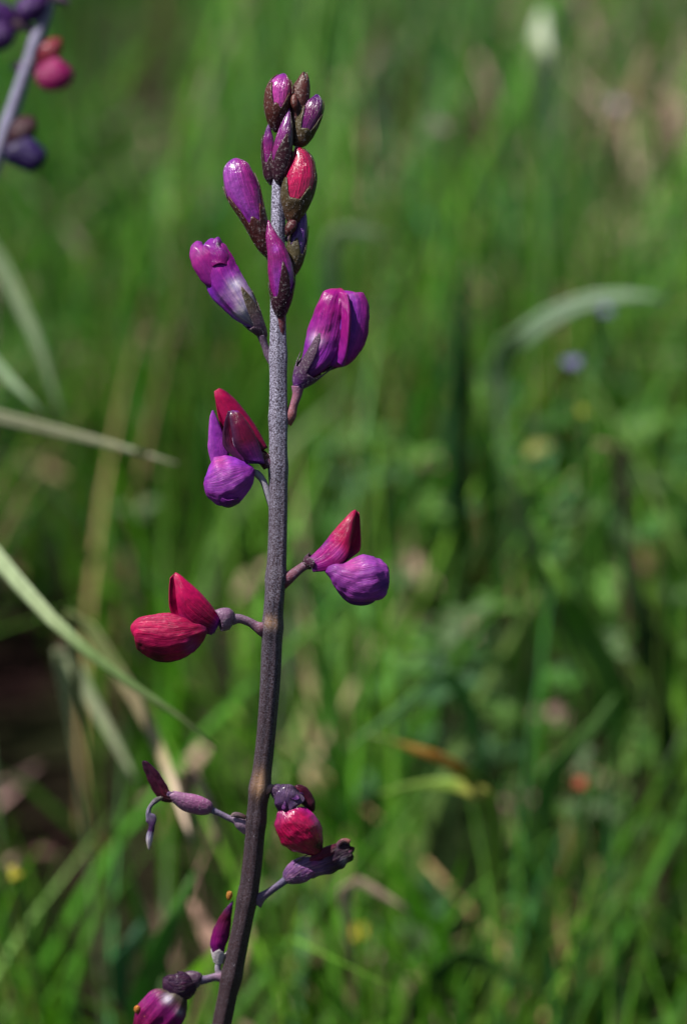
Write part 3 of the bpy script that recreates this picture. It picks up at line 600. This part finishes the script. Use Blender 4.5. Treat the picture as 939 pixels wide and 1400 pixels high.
# ------------------------------------------------------------------ ground
def ground():
    m, nt, b, out = nodes('meadow_soil'); L = nt.links.new
    tc = N(nt, 'ShaderNodeTexCoord')
    n1 = N(nt, 'ShaderNodeTexNoise', Scale=70.0, Detail=8.0, Roughness=.65); L(tc.outputs['Object'], n1.inputs['Vector'])
    n2 = N(nt, 'ShaderNodeTexNoise', Scale=3.0, Detail=4.0); L(tc.outputs['Object'], n2.inputs['Vector'])
    soil = ramp(nt, n1.outputs['Fac'], [(.3, (.006, .002, .002)), (.6, (.016, .006, .006)), (.85, (.10, .05, .045))])
    moss = ramp(nt, n1.outputs['Fac'], [(.3, (.008, .014, .004)), (.7, (.028, .045, .012))])
    L(mix(nt, ramp(nt, n2.outputs['Fac'], [(.42, (0, 0, 0)), (.6, (1, 1, 1))]), soil, moss), b.inputs['Base Color'])
    b.inputs['Roughness'].default_value = .95; b.inputs['Specular IOR Level'].default_value = .08
    bp = N(nt, 'ShaderNodeBump', Strength=.8, Distance=.01); L(n1.outputs['Fac'], bp.inputs['Height']); L(bp.outputs[0], b.inputs['Normal'])
    n = 90
    g = np.sign(np.linspace(-1, 1, n)) * np.abs(np.linspace(-1, 1, n))**4 * 300
    X, Y = np.meshgrid(g, g + 1.2)
    r = np.hypot(X, Y)
    Z = .012 * np.sin(X * 4.1 + 1) * np.cos(Y * 3.3) * np.exp(-(r / 30)**2) + .004 * np.sin(X * 17) * np.sin(Y * 15)
    Z -= Z.max() * .5
    V = np.stack([X, Y, Z], -1).reshape(-1, 3)
    o = mesh_obj('ground', V, np.array(grid_faces(n, n, False)), m)
    tag(o, kind='structure')
ground()

# ------------------------------------------------------------------ meadow grass
DARK_HOLES = [(20, 970, 120, 1), (130, 1040, 95, 1), (330, 1110, 40, .8), (60, 1240, 45, .9), (150, 1330, 75, 1), (180, 10, 130, .9), (265, 1240, 60, 1), (640, 1160, 60, .9), (555, 1100, 50, .8), (700, 790, 50, .8), (740, 890, 50, .8), (800, 980, 50, .8), (870, 830, 45, .8), (905, 950, 50, .9), (900, 1330, 70, .9), (590, 1060, 50, .7), (930, 1200, 60, .7), (230, 790, 80, .6), (540, 130, 70, .7), (620, 640, 45, .8), (430, 960, 60, .6)]
_r = np.random.default_rng(41)
DARK_HOLES += [(float(_r.uniform(0, 939)), float(_r.uniform(640, 1400)), float(_r.uniform(16, 34)), .95) for _ in range(105)]
DARK_HOLES += [(float(_r.uniform(0, 939)), float(_r.uniform(0, 640)), float(_r.uniform(12, 24)), .7) for _ in range(26)]
GREEN_THIN = [(870, 110, 120, .75), (740, 610, 60, .6), (700, 240, 70, .5), (235, 450, 45, .5), (560, 1250, 60, .5)]
def pix(Pw):
    r = Pw - CAM; d = r @ FWD
    return 469.5 + (r @ RIGHT) / d * FOC / S, 700 - (r @ UP) / d * FOC / S, d

def pocket(px, py, k=.8, lst=DARK_HOLES):
    q = np.zeros(np.shape(px))
    for (hx, hy, hr, s) in lst: q = np.maximum(q, s * np.minimum(1, 1.6 * np.exp(-((px - hx)**2 + (py - hy)**2) / (k * hr)**2)))
    return q

def blades(n, xr, yr, hmin, hmax, wmin, wmax, palette, name, label_mat, seed, lean=.35, curl=.5, seg=5, zoff=0.0, hole=True, keep=None):
    r = np.random.default_rng(seed)
    # tufts: roots gathered round tuft centres
    nt = n // 14
    cx = r.uniform(*xr, nt); cy = yr[0] + (yr[1] - yr[0]) * r.random(nt)**1.25
    tid = r.integers(0, nt, n)
    root = np.stack([cx[tid] + r.normal(0, .022, n), cy[tid] + r.normal(0, .022, n), np.full(n, zoff - .01)], -1)
    H = (hmin + (hmax - hmin) * r.random(n)**.9) * (.8 + .4 * r.random(nt)[tid])
    if hole:
        ok = np.ones(n, bool)
        # large scale clumping
        cl = np.sin(root[:, 0] * 9 + 1.3) * np.sin(root[:, 1] * 7 + .4) + .6 * np.sin(root[:, 0] * 23 + root[:, 1] * 17)
        cl = cl + .8 * wob(root, 6.0, 77)
        ok &= r.random(n) < (.50 + .45 * cl)
        root, H, tid = root[ok], H[ok], tid[ok]; n = len(H)
    # nothing tall close to the spike or in front of it
    near = root[:, 1] < .30
    H = np.where(near, np.minimum(H, .10 + .1 * np.clip((root[:, 1] + .1) / .4, 0, 1)), H)
    if keep is not None:
        k = keep(root); root, H, tid = root[k], H[k], tid[k]; n = len(H)
    W = r.uniform(wmin, wmax, n) * .5
    az = r.uniform(0, 6.28, n); ld = np.stack([np.cos(az), np.sin(az), 0 * az], -1)
    lz = np.abs(r.normal(0, lean, n)); cu = np.abs(r.normal(0, curl, n))
    fa = az + 1.57 + r.normal(0, .5, n); fd = np.stack([np.cos(fa), np.sin(fa), 0 * fa], -1)
    t = np.linspace(0, 1, seg + 1)
    horiz = H[:, None] * (lz[:, None] * t + cu[:, None] * t**2.2)
    vert = H[:, None] * (t - .35 * np.minimum(cu, 1.4)[:, None] * t**2.5)
    Pt = root[:, None] + ld[:, None] * horiz[..., None] + np.array([0, 0, 1.0]) * vert[..., None]
    if hole:
        pr = pocket(*pix(Pt.reshape(-1, 3))[:2], lst=DARK_HOLES if 'dry' in name else DARK_HOLES + GREEN_THIN).reshape(n, -1).max(axis=1)
        k = r.random(n) > pr
        Pt, W, fd, tid = Pt[k], W[k], fd[k], tid[k]; n = len(W)
    w = W[:, None] * (1 - t**2.2)**.9 * (.75 + .5 * np.sin(np.pi * np.minimum(t * 1.3, 1)))
    w = np.maximum(w, .0001)
    A = Pt - fd[:, None] * w[..., None]; B = Pt + fd[:, None] * w[..., None]
    V = np.stack([A, B], 2).reshape(-1, 3)
    base = (np.arange(n) * (seg + 1) * 2)[:, None]; s = np.arange(seg)[None] * 2
    q = base + s
    F = np.stack([q, q + 1, q + 3, q + 2], -1).reshape(-1, 4)
    pal = np.array([p[:3] for p in palette]); wt = np.array([p[3] for p in palette]); wt = wt / wt.sum()
    tc = r.choice(len(pal), tid.max() + 1, p=wt)[tid]; own = r.choice(len(pal), n, p=wt)
    c = pal[np.where(r.random(n) < .7, tc, own)] * r.uniform(.7, 1.3, n)[:, None] * r.uniform(.25, 1.9, tid.max() + 1)[tid][:, None]
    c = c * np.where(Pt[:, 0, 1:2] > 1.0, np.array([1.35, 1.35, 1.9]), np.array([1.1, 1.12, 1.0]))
    tip = t[None, :, None]**3 * r.random((n, 1, 1)) * .5
    C = c[:, None] * (1 - tip) + np.array((.16, .15, .045)) * tip
    C = np.repeat(C, 2, axis=1).reshape(-1, 3)
    o = mesh_obj(name, V, F, label_mat, None, None, C)
    return o

GREEN = [(.04, .14, .012, 4), (.07, .20, .016, 4), (.11, .25, .025, 2), (.02, .07, .012, 2), (.045, .16, .06, 1.4), (.15, .24, .07, .8), (.28, .19, .11, .6)]
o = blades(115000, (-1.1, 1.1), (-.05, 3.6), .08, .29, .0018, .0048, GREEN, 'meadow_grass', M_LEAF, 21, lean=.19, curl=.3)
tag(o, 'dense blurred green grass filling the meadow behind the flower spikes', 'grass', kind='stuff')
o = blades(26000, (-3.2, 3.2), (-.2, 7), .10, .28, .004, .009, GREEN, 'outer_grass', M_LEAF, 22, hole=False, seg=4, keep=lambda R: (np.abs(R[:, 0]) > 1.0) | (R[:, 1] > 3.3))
tag(o, 'green meadow grass growing around and beyond the blurred patch', 'grass', kind='stuff')
DRYP = [(.30, .20, .11, 3), (.38, .29, .17, 1.5), (.24, .13, .10, 3), (.30, .18, .16, 3)]
def dry_keep(R):
    px, py, _ = pix(R + np.array([0, 0, .06])); q = np.full(len(R), .1)
    for hx, hy, hr in ((880, 120, 160), (740, 600, 110), (230, 450, 50), (700, 250, 90), (560, 1260, 130), (640, 1120, 80), (290, 1200, 60), (560, 40, 110), (900, 1250, 110), (640, 1230, 110), (780, 1180, 90)):
        q = np.maximum(q, .9 * np.exp(-((px - hx)**2 + (py - hy)**2) / hr**2))
    return np.random.default_rng(4).random(len(R)) < q
o = blades(34000, (-1.0, 1.0), (-.05, 3.6), .05, .22, .002, .005, DRYP, 'dry_grass', M_STRAW, 23, lean=.4, curl=.6, keep=dry_keep)
tag(o, 'scattered straw coloured dead grass among the green blades', 'dry grass', kind='stuff')

def litter():
    r = np.random.default_rng(5); n = 5000
    c = np.stack([r.uniform(-1.1, 1.1, n), r.uniform(-.1, 3.6, n), r.uniform(.002, .03, n)], -1)
    c = c[pocket(*pix(c)[:2]) < .4]; n = len(c)
    a = r.uniform(0, 6.28, n); L = r.uniform(.006, .022, n); W = L * r.uniform(.15, .5, n)
    d = np.stack([np.cos(a), np.sin(a), r.normal(0, .3, n)], -1); s = np.stack([-np.sin(a), np.cos(a), r.normal(0, .5, n)], -1)
    up = np.array([0, 0, 1.])
    V = np.stack([c - d * L[:, None], c - s * W[:, None] + up * .002, c + d * L[:, None], c + s * W[:, None] + up * .004], 1).reshape(-1, 3)
    pal = np.array([(.30, .17, .15), (.38, .26, .20), (.20, .09, .08), (.36, .22, .20), (.12, .06, .05)])
    C = np.repeat(pal[r.integers(0, 5, n)] * r.uniform(.6, 1.2, n)[:, None], 4, 0)
    o = mesh_obj('leaf_litter', V, np.arange(n * 4).reshape(-1, 4), M_STRAW, None, None, C, smooth=False)
    tag(o, 'pinkish brown dead leaf litter lying on the soil between the grass', 'leaf litter', kind='stuff')
litter()

def clover():
    """low broad-leaved herbs: rings of small leaflets on short stalks"""
    r = np.random.default_rng(9); Vs, Fs, Cs = [], [], []; nv = 0
    n = 420
    px = r.uniform(450, 1000, n); py = r.uniform(900, 1500, n)
    for k in range(n):
        g = ground_at(px[k], py[k], 0.0) if k % 3 else np.array([r.uniform(-.9, .9), r.uniform(.25, 3.2), 0])
        h = r.uniform(.04, .16); tip = np.array([g[0] + r.normal(0, .02), g[1] + r.normal(0, .02), h])
        if pocket(*pix(tip)[:2]) > .3: continue
        col = np.array(((.06, .17, .03), (.09, .20, .035), (.05, .13, .05), (.10, .16, .07))[r.integers(4)]) * r.uniform(.7, 1.3)
        a0 = r.uniform(0, 6.28)
        for j in range(3):
            a = a0 + j * 2.09; d = np.array([math.cos(a), math.sin(a), r.normal(0.1, .25)]); s = np.array([-math.sin(a), math.cos(a), 0]); L = r.uniform(.007, .014); W = L * .30; up = np.array([0, 0, .002])
            Vs += [tip, tip + d * L * .4 - s * W + up, tip + d * L * .85 - s * W * .8 + up, tip + d * L, tip + d * L * .85 + s * W * .8 + up, tip + d * L * .4 + s * W + up]
            Fs += [(nv, nv + 1, nv + 2, nv + 3), (nv, nv + 3, nv + 4, nv + 5)]; Cs += [col] * 6; nv += 6
        q = np.array([.0006, 0, 0]); Vs += [g - q, g + q, tip + q, tip - q]; Fs.append((nv, nv + 1, nv + 2, nv + 3)); Cs += [col * .8] * 4; nv += 4
    o = mesh_obj('clover', np.array(Vs), np.array(Fs), M_LEAF, None, None, np.array(Cs))
    tag(o, 'small round leaved green herbs growing low among the grass', 'clover', kind='stuff')
clover()

# ------------------------------------------------------------------ single blades one can pick out
def single_blade(pts, w, col, label, root=None, mat=None, group=None, name='grass_blade', cat='grass blade', twist=.4, nt=34):
    """pts: (px, py, metres behind focus) along the blade in view; runs on down to its root on the ground"""
    W = [P(x, y, d) for x, y, d in pts]
    if group is None: group = 'single blurred blades standing in the meadow'
    if root is None:
        g = W[-1].copy(); g[2] = -.004; g[0] += .01; g[1] += .02
    else: g = np.array((*root, -.004))
    last = W[-1]
    W = np.array(W + [last * .55 + g * .45 + np.array([0, 0, .02]), g])
    seg = np.concatenate([[0], np.cumsum(np.linalg.norm(np.diff(W, axis=0), axis=1))]); seg /= seg[-1]
    t = np.linspace(0, 1, nt); C = cr(W, np.interp(t, seg, np.linspace(0, 1, len(W))))
    tg = np.gradient(C, axis=0); tg /= np.linalg.norm(tg, axis=1, keepdims=True)
    sd = np.cross(tg, FWD + .3 * UP); sd /= np.linalg.norm(sd, axis=1, keepdims=True); nm = np.cross(sd, tg)
    an = twist * np.sin(t * 3.0)[:, None]; s2 = sd * np.cos(an) + nm * np.sin(an); n2 = np.cross(s2, tg)
    hw = (w / 2 * np.clip(t / .18, .04, 1)**.7)[:, None]
    tl = seg[-3]; hw = hw * (1 - .9 * np.clip((t - tl) / max(.06, .2 * (1 - tl)), 0, 1))[:, None]
    rows = []
    for u, k in ((-1, .0), (-.5, .22), (0, .42), (.5, .22), (1, 0)): rows.append(C + s2 * hw * u + n2 * hw * k)
    top = np.stack(rows, 1); bot = top - n2[:, None] * np.array([0, .0003, .0006, .0003, 0])[None, :, None] - n2[:, None] * .00015
    V = np.concatenate([top.reshape(-1, 3), bot.reshape(-1, 3)]); n = nt * 5
    F = grid_faces(nt, 5, False) + grid_faces(nt, 5, False, n, True)
    for i in range(nt - 1):
        a, b = i * 5, i * 5 + 5; F.append((a, b, b + n, a + n)); F.append((b + 4, a + 4, a + 4 + n, b + 4 + n))
    F.append((1, 0, n, n + 1)); F.append((2, 1, n + 1, n + 2)); F.append((3, 2, n + 2, n + 3)); F.append((4, 3, n + 3, n + 4))
    cols = np.array(col, float).reshape(-1, 3); cc = cols[np.clip((t / tl * .999 * len(cols)).astype(int), 0, len(cols) - 1)] if len(cols) > 1 else np.repeat(cols, nt, 0)
    cc = np.repeat(cc, 5, 0); cc = np.concatenate([cc, cc])
    o = mesh_obj(name, V, F, mat or M_LEAF, None, None, cc, origin=g)
    tag(o, label, cat, group)
    return o
PALE = (.34, .40, .24); PG = (.22, .32, .12); ST = (.46, .40, .26)
single_blade([(243, 634, .20), (160, 610, .21), (60, 585, .22), (-40, 562, .23), (-160, 545, .25)], .0048, (.27, .28, .18), 'thin pale dry blade lying almost level at the left edge, above mid height', mat=M_STRAW)
single_blade([(300, 1025, .12), (235, 972, .12), (165, 925, .12), (90, 865, .12), (20, 790, .13), (-60, 700, .15), (-160, 640, .17)],   .0046, [(.16, .22, .08), (.22, .33, .12), (.36, .44, .24), (.34, .42, .24), (.25, .36, .16), (.2, .3, .1)], 'broad pale green blade slanting down across the left side to the stem', twist=0)
single_blade([(262, 1150, .2), (225, 1040, .22), (185, 955, .22), (140, 890, .22), (100, 850, .23)], .0050, [(.52, .40, .30), (.34, .28, .16), (.14, .17, .06)], 'straw coloured dry blade under the broad green one at left', mat=M_STRAW)
single_blade([(190, 1075, .28), (150, 1000, .28), (110, 930, .28), (85, 890, .28)], .0060, (.30, .34, .20), 'dull olive blade behind the straw coloured one at left', mat=M_STRAW)
single_blade([(70, 575, .26), (35, 540, .26), (0, 508, .27), (-70, 460, .28)], .0065, (.24, .34, .20), 'short pale green blade ending above the thin level one at left')
single_blade([(90, 590, .36), (60, 490, .36), (25, 410, .37), (-20, 330, .38), (-90, 280, .39)], .0065, (.15, .21, .11), 'long soft grey green blade bending down at the upper left edge')
single_blade([(915, 412, .46), (870, 404, .46), (810, 410, .47), (755, 432, .47), (712, 465, .48), (684, 505, .50)], .0080, [(.36, .48, .34), (.36, .48, .34), (.30, .42, .28), (.2, .3, .16)], 'pale grey green blade arching over to the right of the spike', twist=-.5)
single_blade([(742, 12, .80), (740, 45, .76), (741, 82, .72), (740, 100, .72)], .0125, [(.85, .88, .75), (.80, .84, .70), (.45, .52, .32)], 'upright blade with one white patch at the top edge')  # white upper end, pale green further down
single_blade([(535, 326, .55), (505, 317, .55), (470, 318, .55), (450, 360, .56)], .0090, (.34, .42, .28), 'small pale leaf tip bent level right of the tip cluster')
single_blade([(638, 350, .42), (634, 450, .42), (632, 560, .43), (628, 700, .44)], .0070, (.03, .08, .022), 'dark upright blade standing in for a shadow gap right of the spike')  # near-black green puts the shade between tufts into a blade's colour
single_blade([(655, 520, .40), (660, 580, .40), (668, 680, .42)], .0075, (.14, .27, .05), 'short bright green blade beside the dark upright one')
single_blade([(690, 640, .40), (735, 760, .40), (785, 870, .41), (830, 980, .42)], .0080, (.028, .06, .016), 'dark blade slanting down in place of a shadow gap right of centre')  # dark strip added where the grass only has a gap in shadow
single_blade([(845, 720, .40), (870, 820, .40), (895, 920, .41), (915, 1030, .42)], .0085, (.028, .06, .016), 'dark blade slanting down as a painted shadow gap near the right edge')  # another added dark strip, its colour stands for shadow between blades
single_blade([(745, 760, .36), (775, 820, .36), (795, 860, .37), (840, 960, .38)], .011, (.12, .26, .035), 'broad yellow green blade between the two dark slanting blades')
single_blade([(470, 1025, .30), (520, 990, .30), (560, 960, .30), (610, 925, .31), (650, 1000, .33)], .0045, (.10, .24, .07), 'thin green blade rising right from beside the lower stem')
single_blade([(500, 1003, .24), (548, 1018, .24), (598, 1035, .24), (640, 1062, .25), (668, 1110, .26)], .0048, [(.12, .20, .04), (.45, .24, .05), (.52, .24, .05), (.22, .28, .05), (.12, .2, .03)], 'arching blade turned orange, right of the lower stem')
single_blade([(520, 1085, .26), (560, 1075, .26), (610, 1072, .26), (655, 1085, .25), (675, 1130, .26)], .0060, [(.18, .30, .05), (.26, .40, .07), (.34, .34, .07), (.24, .36, .06)], 'arching yellow green blade just below the orange one')
single_blade([(840, 950, .33), (815, 990, .33), (780, 1030, .33), (745, 1090, .34)], .0075, (.12, .25, .06), 'light green blade slanting left below the dark slanting blades')
single_blade([(760, 1370, .28), (690, 1330, .28), (625, 1310, .28), (560, 1400, .29)], .006, (.05, .12, .025), 'green blade arching low at the bottom right of centre')
single_blade([(300, 1160, .24), (285, 1100, .24), (255, 1060, .25)], .0055, (.32, .20, .16), 'brown dead blade behind the withered flower at left', mat=M_STRAW)
single_blade([(268, 1190, .22), (240, 1250, .22), (215, 1310, .23), (190, 1400, .25)], .0075, (.10, .25, .05), 'bright green blade rising at the lower left beside the narrow crimson flower')
single_blade([(195, 1260, .30), (180, 1290, .30), (160, 1340, .31)], .0085, (.08, .20, .11), 'blue green leaf low at the left behind the spike')
single_blade([(262, 1232, .33), (282, 1272, .33), (300, 1300, .33)], .0085, (.42, .25, .20), 'pinkish brown dead leaf behind the bottom of the stem', mat=M_STRAW)
single_blade([(560, 1245, .25), (525, 1225, .25), (490, 1205, .25), (470, 1215, .25)], .0050, (.44, .30, .24), 'pinkish dead leaf lying right of the lowest withered flower', mat=M_STRAW)
single_blade([(885, 70, .9), (862, 130, .9), (840, 200, .9)], .010, (.42, .30, .18), 'straw coloured dry tuft leaf near the upper right corner', mat=M_STRAW)
single_blade([(905, 110, 1.0), (920, 150, 1.0), (915, 215, 1.0)], .011, (.30, .17, .15), 'pink brown dry leaf at the upper right edge', mat=M_STRAW)
single_blade([(815, 605, .45), (835, 612, .45), (850, 640, .46)], .010, (.32, .20, .15), 'curled brown dead leaf right of the yellow flower', mat=M_STRAW)

# ------------------------------------------------------------------ small meadow flowers far out of focus
def ball_flower(px, py, d, rad, col, label, petals=7, cat='flower', name='meadow_flower', colc=(.25, .18, .03), group='small blurred meadow flowers'):
    c = P(px, py, d); g = c.copy(); g[2] = -.004; g[1] += .01
    root = empty(name, (g[0], g[1], 0)); tag(root, label, cat, group)
    k = rad / S
    t = np.linspace(0, 1, 12)[:, None]; cc = c * (1 - t) + g * t + np.array([.006, 0, 0]) * np.sin(t * 3.14)
    th = np.linspace(0, 6.283, 8, endpoint=False)
    X = cc[:, None] + (np.cos(th)[:, None] * np.array([1, 0, 0]) + np.sin(th)[:, None] * np.array([0, 1, 0]))[None] * .0008
    mesh_obj('flower_stalk', X.reshape(-1, 3), np.array(grid_faces(12, 8, True)), M_LEAF, root, None, np.tile(np.array((.07, .15, .03)), (96, 1)), origin=g)
    head = None
    r = np.random.default_rng(int(px + py))
    ax = -FWD * .55 + np.array([0, 0, 1.0]) * .6; ax /= np.linalg.norm(ax)
    e1 = np.cross(ax, [0, 1, 0.2]); e1 /= np.linalg.norm(e1); e2 = np.cross(ax, e1)
    uu, vv = np.meshgrid(np.linspace(0, 6.283, 13), np.linspace(0, np.pi, 7))
    B = c + rad * .38 * (e1 * (np.cos(uu) * np.sin(vv))[..., None] + e2 * (np.sin(uu) * np.sin(vv))[..., None] + ax * np.cos(vv)[..., None] * .7)
    head = mesh_obj('flower_head', B.reshape(-1, 3), np.array(grid_faces(7, 13, False)), M_STRAW, root, None, np.tile(np.array(colc), (91, 1)), origin=c)
    for j in range(petals):
        if r.random() < .25: continue
        R0 = rad; rad_j = rad * r.uniform(.55, 1.25)
        a = j * 6.283 / petals + r.uniform(-.3, .3); di = e1 * math.cos(a) + e2 * math.sin(a); sd = -e1 * math.sin(a) + e2 * math.cos(a)
        R = []
        for q, w, l in ((.15, .12, .1), (.45, .32, .16), (.8, .38, .16), (1.0, .2, .05)):
            R.append([c + rad_j * (di * q + sd * w * u + ax * (l + .06 * (1 - u * u))) for u in (-1, 0, 1)])
        T = np.array(R); Bk = T - ax * .0003
        V = np.concatenate([T.reshape(-1, 3), Bk.reshape(-1, 3)]); F = grid_faces(4, 3, False) + grid_faces(4, 3, False, 12, True)
        ring = [0, 1, 2, 5, 8, 11, 10, 9, 6, 3]
        for i in range(10): a1, b1 = ring[i], ring[(i + 1) % 10]; F.append((b1, a1, a1 + 12, b1 + 12))
        mesh_obj('petal', V, F, M_STRAW, head, None, np.tile(np.array(col) * r.uniform(.85, 1.1), (24, 1)), origin=c)
    return root
ball_flower(735, 613, .55, .0046, (.27, .27, .09), 'blurred pale yellow flower right of the spike at mid height', colc=(.3, .28, .08))
ball_flower(795, 562, .45, .0032, (.32, .40, .03), 'blurred small lime yellow flower above the pale yellow one')
ball_flower(489, 1272, .40, .0034, (.36, .28, .02), 'blurred bright yellow flower low beside the bottom stem')
ball_flower(596, 1276, .46, .0026, (.2, .12, .03), 'blurred small orange yellow flower low at centre right')
ball_flower(24, 1194, .22, .0026, (.30, .28, .02), 'blurred tiny yellow flower low at the left edge')
ball_flower(785, 494, .42, .0036, (.15, .13, .28), 'blurred pale violet flower under the arching blade', colc=(.2, .15, .4))
ball_flower(828, 424, .55, .0038, (.13, .14, .24), 'blurred grey blue flower behind the arching blade', colc=(.2, .15, .4))
ball_flower(790, 1072, .32, .0028, (.26, .06, .03), 'blurred tiny red flower low on the right', colc=(.3, .06, .03))
ball_flower(605, 175, .8, .006, (.15, .12, .11), 'blurred dusty pink flower in the upper middle', colc=(.3, .2, .2))
ball_flower(845, 145, .9, .006, (.22, .21, .27), 'blurred lilac flower beside the dry tuft near the upper right corner', colc=(.3, .2, .4))
